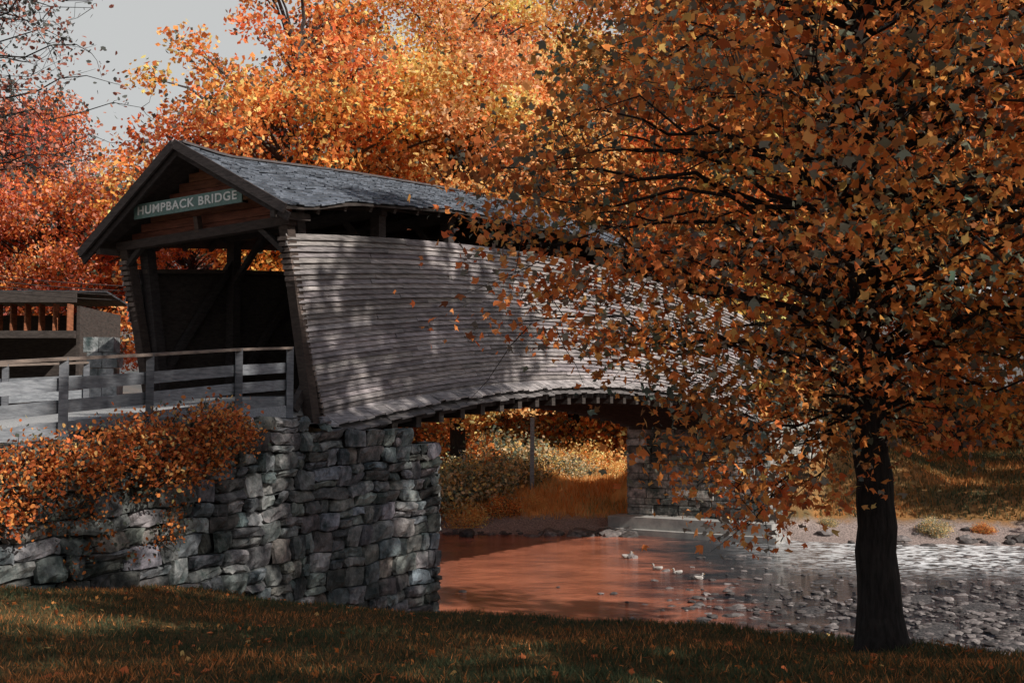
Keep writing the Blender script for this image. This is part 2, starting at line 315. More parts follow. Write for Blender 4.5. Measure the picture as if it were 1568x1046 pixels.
# ---------------------------------------------------------------- foreground tree
g=G();T0=np.array([3.38,10.6,float(terrain(3.38,10.6))])
tp=np.array([(3.40,10.6,T0[2]-.2),(3.38,10.6,T0[2]+.05),(3.37,10.6,T0[2]+.35),(3.35,10.6,-.9),(3.30,10.62,.1),(3.27,10.65,1.2),(3.33,10.6,2.6),(3.28,10.7,4.2),(3.4,10.6,6.2),(3.3,10.6,8.2)])
tr=[.30,.25,.20,.17,.15,.115,.085,.06,.04,.02]
tpi=np.linspace(0,len(tp)-1,40);tpp=np.stack([np.interp(tpi,range(len(tp)),tp[:,q]) for q in range(3)],1);tpp[4:-1]+=RS.randn(35,3)*.008
tube(g,tpp,np.interp(tpi,range(len(tp)),tr),14,0)
LP=[];LC=[]
cl=[]
for k in range(350):
    d=RS.randn(3);d/=np.linalg.norm(d);r=(.25+.75*RS.rand()**.6)
    c=np.array([3.4,10.6,3.3])+d*np.array([3.75,3.4,4.3])*r
    lowlim=.0+.38*abs(c[0]-3.4)*(c[0]<3.4)-.1*(c[0]>3.4)*abs(c[0]-3.4)
    if c[2]<lowlim: continue
    if c[0]<1.8 and c[2]<2.2 and RS.rand()<.35: continue
    if c[2]>4.6 and RS.rand()<.5: continue
    cl.append(c)
for c in [(2.0,10.3,-.1),(2.15,10.4,-.55),(2.15,10.5,-1.1),(2.25,10.2,.2),(2.6,10.2,-.35),(2.75,10.5,-.7),(1.7,10.4,.05),(1.5,10.6,.3),(2.9,10.1,-.2),(3.9,10.3,-.3),(4.4,10.4,-.2),(1.1,10.2,.55),(.75,10.0,.6),(.1,10.3,.75),(.45,10.5,1.1),(-.05,10.6,1.5),(.1,10.2,1.9),(-.1,10.5,2.2),(.35,10.4,2.6),(3.1,10.2,.3),(4.8,10.5,.1),
    (1.37,10.3,.5),(1.67,10.5,-.45),(1.95,10.2,-.3),(2.04,10.6,-.8),(2.4,10.0,.15),(2.62,10.4,-.3),(2.8,10.2,.36),(2.45,10.6,-.8),(4.2,10.2,.05),(4.5,10.6,.15),(3.8,10.0,.3),(4.9,10.2,.4),(1.75,10.6,.6),(2.1,10.0,.7),(2.6,10.6,.7)]:
    cl.append(np.array(c))
for c in cl:
    h=np.hypot(c[0]-3.35,c[1]-10.6);zt=np.clip(c[2]-.25*h+.1,-.1,7.0)
    at=np.array([np.interp(zt,tp[:,2],tp[:,q]) for q in range(3)])
    pth=curve(at,c,.10,8,.22);tube(g,pth,np.linspace(.010+.0070*np.linalg.norm(c-at),.004,8),5,0)
    n=int(175*(.45+1.0*RS.rand()));s=.26+.15*RS.rand()
    q=RS.randn(n,3)*np.array([s,s,s*.42]);LP.append(c+q)
    br=(.8+.65*RS.rand())*(1.0-.15*sstep((c[0]-2)/2.5));gr=RS.rand()<.18  # clumps darken towards the right, crown shade put into leaf colour
    t_=np.array([br,br*(.85+.3*RS.rand()),br])
    if gr: t_=t_*np.array([.6,.82,.85])
    LC.append(np.tile(t_,(n,1)))
    for m_ in range(4): tube(g,curve(c-(c-at)*.2*RS.rand(),c+RS.randn(3)*s*.9,0,4),[.006,.005,.003,.002],3,0)
LP=np.concatenate(LP);LC=np.concatenate(LC)
leaves(g,LP,.076,LEAF_M,[(.92,.31,.09),(.70,.20,.065),(.22,.225,.175),(.36,.15,.065),(.93,.44,.15)],[5,2.6,4.0,1.3,1.6],1,.8,.5,cvar=LC)
g.obj('foreground_maple_tree',[M_bark,M_leaf])

# sparse tree top-left
g=G();b0=np.array([-13.2,25,-1.0]);tube(g,curve(b0,b0+[.4,.3,13],0,7),np.linspace(.22,.05,7),8,0)
LP=[]
for k in range(54):
    z=5.6+8.5*RS.rand();a=b0+[.1,.1,z];d=np.array([.8+.4*RS.rand(),RS.randn()*.5,.15+RS.randn()*.3]);L=2.2+2.5*RS.rand()
    e=a+d*L*.8;pth=curve(a,e,.05,8,.3);tube(g,pth,np.linspace(.035,.006,8),5,0)
    for q in range(10):
        i0=RS.randint(3,8);tw=pth[i0]+RS.randn(3)*.45;tube(g,curve(pth[i0],tw,0,4,.4),[.009,.007,.005,.003],3,0);LP.append(tw+RS.randn(8,3)*.2)
leaves(g,np.concatenate(LP),.11,LEAF_H,[(.42,.16,.12),(.14,.15,.14),(.6,.28,.2)],[3,4,2],1)
g.obj('sparse_tree',[M_bark,M_leaf])

# ---------------------------------------------------------------- covered bridge
def P(s,w,z): return np.array([-4.8+.52*s-.855*w,24+.855*s+.52*w,z])
U=np.array([.52,.855,0]);Vv=np.array([-.855,.52,0])
def bot(s): return .72-.0058*(s-14.5)**2
def top(s): return 4.42-.0039*(s-14.5)**2
ridT=([-.73,.8,5,10,15,20,25,31.5],[5.93,5.85,6.24,6.58,6.74,6.6,6.25,5.9])
eavT=([-.6,.3,1.67,5.8,14.5,23,28,31.5],[4.02,4.12,4.43,4.84,5.1,4.85,4.5,4.0])
rid=lambda s:np.interp(s,*ridT);eav=lambda s:np.interp(s,*eavT)
RK=.08
def R(s,side,t,dz=0):
    w=(-.5+3.1*t) if side==0 else (5.75-3.15*t)
    return P(s,w,eav(s)*(1-t)+rid(s)*t-RK*w+dz)
BR_=empty('covered_bridge')
def siding(name,w0,sgn,zoff=0):
    g=G();NC=33
    for c in range(NC):
        f0=c/NC;f1=(c+1.12)/NC
        s0=1.25*(1-f0)**1.1+.02+RS.randn()*.03;s1=30-1.2*(1-f0)+RS.randn()*.03;s=s0
        while s<s1:
            L=min(2.4+2.6*RS.rand(),s1-s)
            if s1-s-L<.6: L=s1-s
            n=max(2,int(L/.4)+1);ss=np.linspace(s+.004,s+L-.004,n);v=.55+.6*RS.rand();wp=abs(RS.randn())*.012;dz=RS.randn()*.007
            tint=np.array([v,v*(.96+.04*RS.rand()),v*(.94+.09*RS.rand())])
            V=[];wv=RS.rand()*6
            for q in ss:
                b_,t_=bot(q)+zoff,top(q)+zoff;jz=RS.randn()*.003
                z0=b_+(t_-b_)*f0+dz+jz;z1=b_+(t_-b_)*f1
                V+= [P(q,w0-sgn*(.052+wp+.006*math.sin(q*3+wv)),z0),P(q,w0-sgn*.006,z1),P(q,w0,z0)]
            V=np.array(V);F=[]
            for k in range(n-1):
                a=3*k;F+=[(a,a+3,a+4,a+1),(a+2,a+5,a+3,a)]
            F+=[(0,1,2),(3*n-3,3*n-1,3*n-2)]
            g.add(V,F,0,tint);s+=L
    g.obj(name,[M_siding],False,BR_)
siding('side_siding',0,1);siding('far_side_siding',5.15,-1,-.45)
g=G()
for w0,zo in ((.03,0),(5.12,-.45)):
    ss=np.linspace(.9,29.3,60)
    V=np.array([[P(q,w0,bot(q)+.02+zo),P(q,w0,top(q)-.03+zo)] for q in ss]).reshape(-1,3)
    V2=np.array([[P(q,w0+.03*(1 if w0<1 else -1),bot(q)+.02+zo),P(q,w0+.03*(1 if w0<1 else -1),top(q)-.03+zo)] for q in ss]).reshape(-1,3)
    F=[(2*k,2*k+2,2*k+3,2*k+1) for k in range(59)]
    g.add(V,F,0);g.add(V2,F,0)
dk=(.75,.75,.8)
for w0,zo in ((.22,0),(4.93,-.2)):
    for k,s in enumerate(np.arange(.55,30,2.9)):
        beam(g,P(s+(.7 if k==0 else 0),w0,bot(s)-.2),P(s,w0,eav(s)+.15+zo),.26,.26,0,dk,up=U)
        if k<10:
            beam(g,P(s,w0,bot(s)+.3),P(s+2.9,w0,top(s+2.9)+zo),.16,.18,0,dk)
            if w0<1: beam(g,P(s,w0+.01,top(s)+.2+zo),P(s+2.9,w0+.01,bot(s+2.9)+.4),.12,.14,0,dk)
            beam(g,P(s,w0,eav(s)+.12+zo),P(s+2.9,w0,eav(s+2.9)+.12+zo),.2,.16,0,dk)
            beam(g,P(s,w0,top(s)-.3+zo),P(s+2.9,w0,top(s+2.9)-.3+zo),.16,.10,0,(1.5,1.4,1.3))
for s in np.arange(3.4,30.5,2.9):
    beam(g,P(s,0,eav(s)+.0),P(s,5.15,eav(s)-.3),.22,.24,0,dk,up=(0,0,1))
    beam(g,P(s,.2,top(s)-.6),P(s,1.3,eav(s)-.05),.12,.14,0,dk,up=U)
    beam(g,P(s,4.95,top(s)-.9),P(s,3.85,eav(s)-.35),.12,.14,0,dk,up=U)
ss=np.linspace(.9,29.4,34)
for w0 in (-.06,2.6,5.2):
    for a,b_ in zip(ss[:-1],ss[1:]): beam(g,P(a,w0,bot(a)-.33),P(b_,w0,bot(b_)-.33),.2,.34,0,dk)
for s in np.arange(1.6,29.3,.95): beam(g,P(s,-.28,bot(s)-.55),P(s,5.4,bot(s)-.6),.2,.24,0,(.8,.8,.8))
g.obj('timber_frame',[M_darkwood],False,BR_)
g=G()
for s in np.arange(.3,30,.24):
    beam(g,P(s,.1,bot(s)+.1),P(s,5.05,bot(s)+.1),.225,.08,0,np.ones(3)*(.6+.4*RS.rand()))
g.obj('deck_planks',[M_darkwood],False,BR_)
g=G()
def skirt(z0,z1,wa,wb,wid,v):
    s=1.1
    while s<28.9:
        e=s+wid*(.8+.5*RS.rand());c=np.ones(3)*(v*(.7+.5*RS.rand()));d=RS.randn()*.018
        pts=[]
        for q in (s,e-.015):
            pts+= [P(q,wa,bot(q)+z0),P(q,wa,bot(q)+z0+.035),P(q,wb+d,bot(q)+z1+d),P(q,wb+d,bot(q)+z1+.035+d)]
        hexa(g,pts,0,c);s=e
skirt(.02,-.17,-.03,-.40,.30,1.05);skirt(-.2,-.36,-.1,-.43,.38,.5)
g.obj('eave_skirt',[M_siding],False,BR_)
# roof
g=G();NR=17
for side in (0,1):
    for c in range(NR):
        t0=c/NR-.01;t1=min((c+1.35)/NR,1);tm=(c+.5)/NR
        s=-.6-.13*tm
        while s<31:
            e=min(s+.16+.22*RS.rand(),31.1);j=RS.randn()*.008;v=.55+.8*RS.rand();l=abs(RS.randn())*.012
            pts=[R(s,side,t0+j,.035+l),R(s,side,t0+j,.07+l),R(s,side,t1,.005),R(s,side,t1,.03),R(e-.008,side,t0+j,.035+l),R(e-.008,side,t0+j,.07+l),R(e-.008,side,t1,.005),R(e-.008,side,t1,.03)]
            hexa(g,pts,0,(v,v,v*1.03));s=e
g.obj('roof_shingles',[M_shingle],False,BR_)
g=G();ss=np.linspace(-.55,31,64)
for side in (0,1):
    V=[];
    for q in ss: V+=[R(q,side,0,-.05),R(q,side,1,-.05),R(q,side,0,-.0),R(q,side,1,-.0)]
    F=[]
    for k in range(63):
        a=4*k;F+=[(a,a+1,a+5,a+4),(a+2,a+6,a+7,a+3),(a,a+4,a+6,a+2)]
    F+=[(0,2,3,1)]
    g.add(V,F,0,(.8,.8,.8))
    for q in np.arange(.6,31,.9): beam(g,R(q,side,.03,-.13),R(q,side,.98,-.13),.09,.14,0,(.9,.9,.9))
for a,b_ in zip(ss[:-1],ss[1:]): beam(g,P(a,2.6,rid(a)-.2+.06),P(b_,2.6,rid(b_)-.2+.06),.2,.05,0,(1.6,1.7,1.9))
g.obj('roof_deck',[M_darkwood],False,BR_)
# barge boards
g=G()
for side in (0,1):
    for off,dz,h,wd,v in ((0,-.02,.20,.06,.9),(.12,-.17,.17,.05,.7)):
        a=R(-.62,side,-.02,dz)+U*off;b_=R(-.74,side,1,dz)+U*off
        beam(g,a,b_,wd,h,0,(v,v,v*1.08),up=(0,0,1))
beam(g,P(-.6,-.2,3.93),P(.5,-.2,4.0),.12,.14);beam(g,P(-.5,5.3,3.55),P(.5,5.3,3.6),.12,.14)
g.obj('barge_boards',[M_darkwood],False,BR_)
# gable boards
g=G();s=.22
z=3.86
while z<5.65:
    h=.20
    def wlim(zz):
        r=[]
        for side in (0,1):
            ts=np.linspace(0,1,60);zs=[R(s,side,t,-.1)[2] for t in ts]
            t=np.interp(zz,zs,ts);r.append((-.5+3.1*t) if side==0 else (5.75-3.15*t))
        return max(r[0],.02),min(r[1],5.13)
    a,b_=wlim(z+h*.9)
    if b_-a<.15: break
    v=.55+.75*RS.rand()
    beam(g,P(s,a,z+h/2-.02*(a-2.6)),P(s+.0,b_,z+h/2-.02*(b_-2.6)),h-.012,.03,0,(v,v*(.8+.3*RS.rand()),v),up=U)
    z+=h
g.obj('gable_boards',[M_brown],False,BR_)
g=G()
beam(g,P(.1,-.12,3.90),P(.1,5.27,3.70),.24,.20,0,(.8,.72,.7))
for w0,zt in ((.08,3.85),(5.05,3.65)):
    beam(g,P(1.05,w0,-.5),P(.12,w0,zt),.24,.24,0,(.9,.8,.75),up=U)
for w0 in (.8,4.35):
    beam(g,P(.1,.1 if w0<2 else 5.0,3.25),P(.1,w0,3.8),.11,.12,0,(.7,.7,.7),up=U)
for w0 in (2.6,): beam(g,P(.08,w0,3.7),P(-.02,w0,4.2),.12,.14,0,(1.1,.9,.8),up=U)
NC=33
for c in range(NC):
    f=c/NC
    for w0,zo in ((.0,0),(5.15,-.2)):
        s0=1.25*(1-f)**1.1;z=bot(s0)+(top(s0)-bot(s0))*f+zo
        beam(g,P(s0+.02,w0-.05 if w0<1 else w0+.05,z+.04),P(s0-.0,w0+.2 if w0<1 else w0-.2,z+.04),.05+.05*RS.rand(),.085,0,np.array([3.2,3,2.9])*(.4+.6*RS.rand()))
g.obj('portal_frame',[M_darkwood],False,BR_)
# sign
SG=empty('bridge_sign')
g=G();zc=4.44
a=P(-.3,4.32,zc-.045);b_=P(-.3,.95,zc+.05);beam(g,a,b_,.04,.33,0)
g.obj('board',[M_sign],False,SG)
g=G()
for w0 in (1.3,3.9): beam(g,P(-.27,w0,zc),P(.22,w0,zc),.05,.05)
g.obj('brackets',[M_darkwood],False,SG)
tcv=bpy.data.curves.new('t','FONT');tcv.body='HUMPBACK BRIDGE';tcv.size=.3;tcv.extrude=.008;tcv.align_x='CENTER';tcv.align_y='CENTER';tcv.offset=.006;tcv.space_character=1.12
to=bpy.data.objects.new('t',tcv);SC.collection.objects.link(to);bpy.context.view_layer.update()
tm=bpy.data.meshes.new_from_object(to.evaluated_get(bpy.context.evaluated_depsgraph_get()))
wx=max(v.co.x for v in tm.vertices)-min(v.co.x for v in tm.vertices)
bpy.data.objects.remove(to)
tm.materials.clear();tm.materials.append(M_letter)
lo=link('lettering',tm,SG);xd=(b_-a);xd/=np.linalg.norm(xd);zd=-U/np.linalg.norm(U);yd=np.cross(zd,xd)
c=(a+b_)/2+zd*.03;k=3.1/wx
lo.matrix_world=Matrix(((xd[0]*k,yd[0]*.9,zd[0],c[0]),(xd[1]*k,yd[1]*.9,zd[1],c[1]),(xd[2]*k,yd[2]*.9,zd[2],c[2]),(0,0,0,1)))

# ---------------------------------------------------------------- stone walls
def stone_wall(name,pl,ch,l0,l1,rough,tint=(1,1,1),warp=.35):
    pl=np.array(pl,float);seg=np.linalg.norm(np.diff(pl[:,:2],axis=0),axis=1);cum=np.concatenate([[0],np.cumsum(seg)])
    nrm=[]
    for k in range(len(seg)):
        d=(pl[k+1,:2]-pl[k,:2])/seg[k];nrm.append((d[1],-d[0]))
    nrm=np.array(nrm)
    def at(a): return np.array([np.interp(a,cum,pl[:,0]),np.interp(a,cum,pl[:,1])])
    def nn(a):
        k=min(max(np.searchsorted(cum,a)-1,0),len(seg)-1);return nrm[k]
    zt=lambda a:np.interp(a,cum,pl[:,2]);zb=pl[:,3].min()
    wz=lambda a,z:rough*warp*(.055*math.sin(a*1.9+z*1.3)+.04*math.sin(a*4.3-z*2.1+1)+.02*math.sin(a*8.1+z*5))
    wa=lambda a,z:rough*warp*(.03*math.sin(z*6+a)+.02*math.sin(z*13+a*3))
    g=G();z=zb
    while z<pl[:,2].max():
        h=ch*(.65+.7*RS.rand());a=-RS.rand()*l0
        while a<cum[-1]:
            L=l0+(l1-l0)*RS.rand()**1.3
            for k in range(1,len(cum)-1):
                if nrm[k-1]@nrm[k]<.6 and a<cum[k]-1e-6<a+L+.2: L=cum[k]-a
            a0,a1=max(a,0),min(a+L,cum[-1]);am=(a0+a1)/2
            if a1-a0>.08 and z+h*.35<zt(am)+RS.randn()*.06*rough:
                sp=RS.rand()<.4*rough and h>ch*.85
                fr=.35+.3*RS.rand()
                rows=[(z,z+h*fr),(z+h*fr,z+h)] if sp else [(z,z+h)]
                for (q0,q1) in rows:
                    nu,nv=8,6;pr=RS.rand()*.11*rough;v=.40+.85*RS.rand();uu=np.array([0,.02,.16,.36,.62,.84,.98,1]);vv=np.array([0,.03,.3,.68,.97,1])
                    if RS.rand()<.12: v*=1.6
                    cr=[RS.rand()*.035*rough for _ in range(4)]
                    tilt=RS.randn(2)*.03*rough
                    dv=np.array([[(-.10 if (i in(0,nu-1) or j in (0,nv-1)) else (.0 if (i in(1,nu-2) or j in(1,nv-2)) else .03*rough))+pr+tilt[0]*(uu[i]-.5)*2+tilt[1]*(vv[j]-.5)*2+RS.randn()*.019*rough for i in range(nu)] for j in range(nv)])
                    V=[]
                    for j in range(nv):
                        for i in range(nu):
                            ci=(i<2)+(i>nu-3)*1;cj=(j<2)+(j>nv-3)*1;pull=cr[(i>3)+2*(j>2)] if ci and cj else 0
                            aa=a0+.006+(a1-a0-.012)*uu[i]+(RS.randn()*.010*rough if 0<i<nu-1 else 0)+pull*(1 if i<3 else -1)
                            zz=q0+.005+(q1-q0-.010)*vv[j]+(RS.randn()*.010*rough if 0<j<nv-1 else 0)+pull*(1 if j<3 else -1)*.8
                            aa=min(max(aa,a0),a1);a2_=min(max(aa+wa(aa,zz),0),cum[-1])
                            p=at(a2_)+nn(am)*dv[j,i];V.append((p[0],p[1],zz+wz(aa,zz)))
                    F=[(j*nu+i,j*nu+i+1,(j+1)*nu+i+1,(j+1)*nu+i) for j in range(nv-1) for i in range(nu-1)]
                    hue=np.array([1+.10*RS.randn()*rough*.7,1,1+.08*RS.randn()*rough*.7])
                    g.add(V,F,0,np.clip(np.array(tint)*v*hue,0,3))
                    p0,p1=at(a0),at(a1);n_=nn(am);w0_,w1_=wz(a0,q1),wz(a1,q1)
                    A=[(*(p0+n_*(pr-.03)),q1-.015+w0_),(*(p1+n_*(pr-.03)),q1-.015+w1_),(*(p1-n_*.5),q1-.02+w1_),(*(p0-n_*.5),q1-.02+w0_)]
                    g.add(A,[(0,1,2,3)],0,np.array(tint)*v)
            a+=L
        z+=h
    V=[];F=[]
    for k in range(len(pl)):
        n_=nrm[min(k,len(seg)-1)] if k in (0,len(pl)-1) else (nrm[k-1]+nrm[k])/2
        p=pl[k,:2]-n_*.10;V+=[(p[0],p[1],zb-.3),(p[0],p[1],pl[k,2]-.16)]
    F=[(2*k,2*k+2,2*k+3,2*k+1) for k in range(len(pl)-1)]
    g.add(V,F,1)
    return g.obj(name,[M_stone,M_mortar],False)
C2=P(4.5,5.9,0)
WL=[(-14,11.6,-.9,-5.9),(-7.9,14.2,-.78,-5.9),(-6.5,16.6,-.66,-5.9),(-5.7,18.6,-.42,-5.9),(-4.9,20.6,-.25,-5.9),(-3.95,23.3,-.42,-5.9),(-2.9,25.3,-.72,-5.9),(-1.76,27.5,-.92,-5.9),(C2[0],C2[1]-.2,-.8,-5.9)]
stone_wall('stone_abutment_wall',WL,.34,.28,.95,1.0,(.95,1.0,1.03),.45)
a0=P(33,5.6,0);a1=P(28.3,5.6,0);a2=P(28.3,-.8,0);a3=P(35,-1.2,0)
stone_wall('far_stone_abutment',[(a0[0],a0[1],-.6,-5.7),(a1[0],a1[1],-.55,-5.7),(a2[0],a2[1],-.55,-5.7),(a3[0],a3[1],-.8,-5.7)],.42,.7,1.5,.35,(1.7,1.66,1.6))
g=G()
beam(g,P(28.0,6.1,-5.35),P(28.0,-1.3,-5.35),1.3,1.0);beam(g,P(27.9,6.3,-5.6),P(27.9,-1.6,-5.6),1.8,.5)
g.obj('concrete_footing',[M_conc])
poly=[(-40,9,-.9),(-14.3,11.9,-.95),(-8.1,14.5,-.83),(-6.75,16.8,-.72),(-5.95,18.8,-.5),(-5.15,20.8,-.36),(-4.2,23.4,-.42),(-3.15,25.4,-.8),(-2.0,27.5,-1.0),(C2[0],C2[1]-.5,-.95),(-9.5,36,-1),(-14,46,-1.1),(-22,57,-1.2),(-40,75,-1.2),(-120,90,-1.2),(-120,5,-1.1)]
g=G();n=len(poly)
g.add(poly+[(x,y,-6.4) for x,y,z in poly],[tuple(range(n))[::1]]+[(k,(k+1)%n,(k+1)%n+n,k+n) for k in range(n)],0)
o=g.obj('embankment',[M_soil])
# gravel road
g=G()
cl_=[(P(.9,2.6,0),.16,2.5),(P(-.6,2.6,0),-.02,2.6),(P(-2.5,2.8,0),-.15,2.7),(P(-5.5,3.0,0),-.35,2.9),(P(-9,3.2,0),-.5,3.2),(P(-16,4,0),-.6,3.4)]
V=[];
for p,z,w in cl_:
    for k in (-1,-.9,0,.9,1): q=p+Vv*w*k;V.append((q[0],q[1],z+.03 if abs(k)<1 else z-.75))
F=[(5*r+c,5*r+c+1,5*r+c+6,5*r+c+5) for r in range(5) for c in range(4)]
g.add(V,F,0);g.obj('gravel_road',[M_gravel],True)
g=G();g.add([(-4.0,23.4,-.38),(-4.95,20.7,-.30),(-5.9,18.8,-.45),(-8,20,-.3),(-6.5,24,-.1),(-4.4,25.2,-.3),(-3.2,25.3,-.62)],[(0,1,2,3,4,5,6)]);g.obj('gravel_shoulder',[M_gravel])

# ---------------------------------------------------------------- railings
def fence(name,pts,hgt=1.25):
    g=G();pts=[np.array(p,float) for p in pts]
    for k,p in enumerate(pts):
        v=.45+.25*RS.rand();beam(g,p-[0,0,hgt+.25],p+[0,0,.05],.13,.13,0,(v,v,v*1.05),up=(1,.3,0))
    for a,b_ in zip(pts[:-1],pts[1:]):
        d=(b_-a);d/=np.linalg.norm(d);n_=np.array([d[1],-d[0],0]);n_/=np.linalg.norm(n_)
        if n_[1]>0: n_=-n_
        o=-n_*.085
        beam(g,a+[0,0,.03],b_+[0,0,.03],.16,.05,0,(.8,.6,.48))
        for dz,h in ((-.36,.20),(-.70,.20),(-1.02,.18)):
            v=.6+.35*RS.rand();beam(g,a+o+[0,0,dz]+d*.0,b_+o+[0,0,dz],.05,h,0,(v,v*1.02,v*1.06))
    return g.obj(name,[M_rail])
H=[(-4.42,22.75,1.10),(-5.09,21.3,1.0),(-6.08,19.2,.81),(-6.82,17.4,.67),(-7.6,15.7,.52),(-8.6,13.8,.4),(-10.5,11.8,.3)]
fence('wooden_railing',H)
H2=[(-9.9,26.6,.95),(-10.9,24.6,.82),(-12,22.4,.7),(-13.2,20.2,.6),(-14.5,18,.5)]
fence('wooden_railing',H2)

# shrub / ivy on the wall top left
def ivy(name,ctr,pal,pw,size):
    g=G();ps=[];cv=[]
    for (x,y,z,r,n) in ctr:
        q=RS.randn(n,3)*r*np.array([.5,.5,.42]);ps.append(np.array([x,y,z])+q);cv.append(np.full((n,3),.6+.6*RS.rand()))
        for k in range(4): tube(g,curve((x-.3,y+.1,z-r*.6),np.array([x,y,z])+RS.randn(3)*r*.5,.05,4),[.012,.01,.007,.003],4,0)
    leaves(g,np.concatenate(ps),size,LEAF_H,pal,pw,1,.6,.4,cvar=np.concatenate(cv));return g.obj(name,[M_bark,M_leaf])
ct=[]
wl=np.array(WL)
for k in range(92):
    y=12.8+7.6*RS.rand()**.85;x=np.interp(y,wl[:6,1],wl[:6,0]);z=np.interp(y,wl[:6,1],wl[:6,2])
    d=RS.rand();lump=.5+.5*math.sin(y*2.1);ct.append((x+.12+.25*RS.rand(),y-.05,z+.12-(.5+.5*lump)*d,.30+.16*RS.rand(),190))
ivy('orange_shrub',ct,[OR,RD,YO,TL,BR],[5,3,1.2,3,2.5],.065)
ct=[]
for k in range(34):
    y=12.8+6*RS.rand();x=np.interp(y,wl[:6,1],wl[:6,0]);ct.append((x+.14,y,-.9-1.6*RS.rand(),.25,70))
ivy('ivy_vine',ct,[BR,TL,OR],[3,4,1],.06)

# ---------------------------------------------------------------- river rocks
def ico():
    import bmesh
    bm=bmesh.new();bmesh.ops.create_icosphere(bm,subdivisions=2,radius=1);V=np.array([v.co[:] for v in bm.verts]);F=np.array([[v.index for v in f.verts] for f in bm.faces]);bm.free();return V,F
IV,IF=ico();g=G()
def rock(x,y,z,r,fl=1):
    sc=np.array([1,.7+.4*RS.rand(),(.4+.25*RS.rand())*fl])*r;a=RS.rand()*6.28
    V=IV*(1+.16*np.sin(IV@RS.randn(3)*3+RS.rand()*6)+.10*np.sin(IV@RS.randn(3)*6))[:,None]*sc
    V=np.stack([V[:,0]*math.cos(a)-V[:,1]*math.sin(a),V[:,0]*math.sin(a)+V[:,1]*math.cos(a),V[:,2]],1)+[x,y,z]
    v=.35+1.0*RS.rand()**1.5;g.add(V,IF,0,(v,v*.96,v*.95))
for k in range(1100):
    y=24+19*RS.rand();x=y*(.13+.36*RS.rand()**.7)
    x+=math.sin(y*1.7)*.8
    rock(x,y,-5.62,.06+.17*RS.rand()**3,.6)
for k in range(1700):
    x=13.5+RS.randn()*3.8;y=28.5+RS.randn()*3.6;rock(x,y,-5.58,.05+.14*RS.rand()**2,.7)
for k in range(110):
    x=.2+.9*RS.rand()**.8*9;yy=np.interp(x,FX,FY)+RS.randn()*.5
    if x<5.5: rock(x,yy,float(terrain(x,yy)),.12+.45*RS.rand()**2)
for k in range(140):
    x=12+22*RS.rand();yy=np.interp(x,FX,FY)+RS.randn()*.8;rock(x,yy,float(terrain(x,yy)),.1+.35*RS.rand()**2)
for k in range(60):
    x=-4+4.5*RS.rand();yy=np.interp(x,FX,FY)+RS.randn()*.3;rock(x,yy,float(terrain(x,yy)),.06+.15*RS.rand()**2)
rock(-1.9,49,-5.5,.35);rock(4.35,42.3,-5.6,.3);rock(5.2,38.9,-5.6,.16);rock(5.9,37.4,-5.6,.18);rock(6.4,36.9,-5.6,.12)
g.obj('river_rocks',[M_rock],False)

# ducks on the water
M_duck=solid('duck_feathers',(.34,.32,.30),(.55,.52,.49),(6,6,6),4,.8,.3)
M_beak=solid('duck_beak',(.3,.16,.05),(.45,.24,.07),(6,6,6),4,.5,.1,False)
g=G()
B=IV*np.array([.25,.12,.11]);B[:,2]+=.55*np.maximum(0,-B[:,0]-.06)**1.0*.8;B[:,1]*=np.where(B[:,0]<-.1,1+(B[:,0]+.1)*3.5,1);g.add(B+[0,0,.06],IF,0)
Wg=IV*np.array([.17,.03,.07])
for sg in (-1,1): g.add(Wg+[-.04,.105*sg,.09],IF,0,(.6,.6,.6))
tube(g,[(.15,0,.10),(.19,0,.15),(.195,0,.20),(.20,0,.23)],[.06,.045,.04,.04],10,0)
g.add(IV*np.array([.062,.048,.05])+[.215,0,.245],IF,0,(.7,.7,.7))
Bk=IV*np.array([.05,.026,.013]);g.add(Bk+[.29,0,.232],IF,1)
for sg in (-1,1): g.add(IV*.008+[.24,.042*sg,.26],IF,0,(.02,.02,.02))
dm=g.mesh('duck_body',[M_duck,M_beak],True)
for x,y,r,s in [(4.2,42.2,.3,.85),(4.95,39.2,2.8,.75),(5.5,38.3,3.3,.7),(6.0,37.1,.4,.7)]:
    o=link('duck',dm);o.location=(x,y,-5.60);o.rotation_euler=(0,0,r);o.scale=(s,s,s)

# ---------------------------------------------------------------- left background: shed, pillar, cables
SH=empty('brown_shed')
g=G()
for k in range(14): 
    x=-19+.43*k;beam(g,(x,34.6,2.2),(x,34.6,3.05),.41,.04,0,np.array([1,.9,.85])*(1.5+.7*RS.rand()),up=(1,0,0))
g.obj('wall_panels',[M_brown],False,SH)
g=G()
for x in (-19,-17.4,-15.9,-14.4,-13.4): beam(g,(x,34.5,-1),(x,34.5,3.05),.16,.16)
beam(g,(-19.5,34.45,2.12),(-13.2,34.45,2.12),.2,.22);beam(g,(-19.5,38.4,1),(-13.2,38.4,1),.1,4.0)
beam(g,(-19.9,34.0,3.22),(-13.0,34.0,3.22),.08,.34)
for x in (-19.5,-13.2): beam(g,(x,34.7,1.0),(x,38.3,1.0),.1,4.0)
g.obj('posts',[M_darkwood],False,SH)
g=G()
for k in range(16):
    x=-19.8+.42*k
    for ya,yb in ((34.05,36.8),(39,36.8)): hexa(g,[(x,ya,3.36),(x,ya,3.42),(x,yb,3.62),(x,yb,3.68),(x+.4,ya,3.36),(x+.4,ya,3.42),(x+.4,yb,3.62),(x+.4,yb,3.68)],0,np.ones(3)*(.35+.3*RS.rand()))
g.obj('roof',[M_shingle],False,SH)
g=G()
for k in range(7):
    for q in range(2): beam(g,(-11.55+q*.42+.1*(k%2),31,-.9+k*.42),(-11.15+q*.42+.1*(k%2),31,-.9+k*.42),.5,.40,0,np.array([1.9,2,2.1])*(.7+.5*RS.rand()))
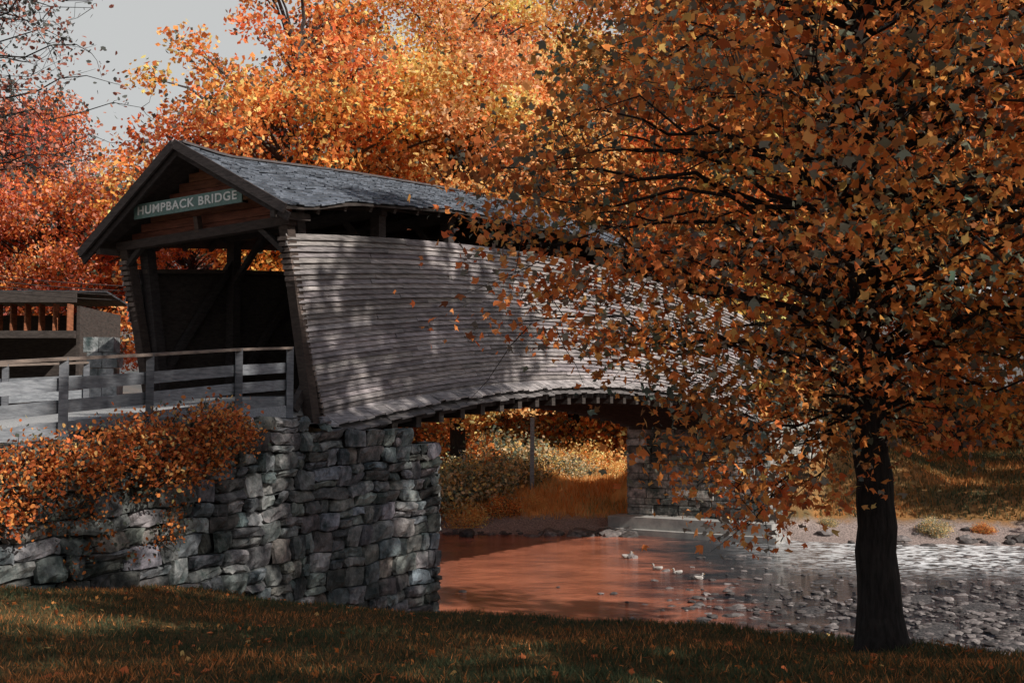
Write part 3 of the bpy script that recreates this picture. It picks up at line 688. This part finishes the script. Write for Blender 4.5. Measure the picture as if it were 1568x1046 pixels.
g.obj('stone_pillar',[M_stone])
g=G()
for k in range(4):
    a=np.array([-22,33,5.6-k*.18]);b_=np.array([-9.6,29,3.0-k*.12]);t=np.linspace(0,1,14)[:,None];p=a+(b_-a)*t;p[:,2]-=.5*np.sin(t[:,0]*3.14);tube(g,p,[.011]*14,4)
g.obj('power_cables',[M_darkwood])
g=G();beam(g,(.95,55,-4.5),(.98,55,-.6),.2,.2);g.obj('wooden_post',[M_rail])
# distant hill
hx=np.linspace(-600,600,90);hy=np.linspace(230,700,30);HX,HY=np.meshgrid(hx,hy)
HZ=-3+(62+14*np.sin(HX*.011+1)+8*np.sin(HX*.031))*np.exp(-((HY-430)/120)**2)*np.clip(1.05-(HX+150)/900,.3,1.1)+2.5*RS.rand(*HX.shape)
i=np.arange(29)[:,None]*90;j=np.arange(89)[None,:]
M_hill=solid('forest_hill',(.05,.07,.08),(.16,.13,.11),(.05,.05,.05),2,.95,.5,False,2)
g=G();g.add(np.stack([HX,HY,HZ],-1).reshape(-1,3),np.stack([i+j,i+j+1,i+91+j,i+90+j],-1).reshape(-1,4));g.obj('distant_hill',[M_hill],True)

# ---------------------------------------------------------------- light & camera
el=math.radians(39);sd=Vector((.8*math.cos(el),-.6*math.cos(el),math.sin(el)))
L=bpy.data.lights.new('sun','SUN');L.energy=5;L.angle=math.radians(.5);L.color=(1,.93,.84)
lo=bpy.data.objects.new('sun',L);SC.collection.objects.link(lo);lo.rotation_euler=sd.to_track_quat('Z','Y').to_euler()
W=bpy.data.worlds.new('World');SC.world=W;W.use_nodes=True;nt=W.node_tree;nt.nodes.clear()
sk=nt.nodes.new('ShaderNodeTexSky');sk.sky_type='NISHITA';sk.sun_disc=False;sk.sun_elevation=el
sk.sun_rotation=math.atan2(.8,-.6);sk.dust_density=1.5;sk.air_density=1.0
hs=nt.nodes.new('ShaderNodeHueSaturation');hs.inputs['Saturation'].default_value=.7
tcw=nt.nodes.new('ShaderNodeTexCoord');sp=nt.nodes.new('ShaderNodeSeparateXYZ');nt.links.new(tcw.outputs['Generated'],sp.inputs[0])
mr=nt.nodes.new('ShaderNodeMapRange');mr.interpolation_type='SMOOTHSTEP';mr.inputs[1].default_value=.34;mr.inputs[2].default_value=.52;mr.inputs[3].default_value=.92;mr.inputs[4].default_value=.0
nt.links.new(sp.outputs[2],mr.inputs[0])
mxw=nt.nodes.new('ShaderNodeMix');mxw.data_type='RGBA';mxw.inputs[7].default_value=(6.6,6.7,6.6,1)
nt.links.new(mr.outputs[0],mxw.inputs[0]);nt.links.new(hs.outputs[0],mxw.inputs[6])
bg=nt.nodes.new('ShaderNodeBackground');bg.inputs[1].default_value=.09
ou=nt.nodes.new('ShaderNodeOutputWorld')
nt.links.new(sk.outputs[0],hs.inputs['Color']);nt.links.new(mxw.outputs[2],bg.inputs[0]);nt.links.new(bg.outputs[0],ou.inputs[0])
cd=bpy.data.cameras.new('camera');cd.lens=40.18;cd.sensor_width=36;cd.clip_end=6000;cd.clip_start=.1
co=bpy.data.objects.new('camera',cd);SC.collection.objects.link(co);co.location=(0,0,0);co.rotation_euler=(math.radians(93.17),0,0);SC.camera=co
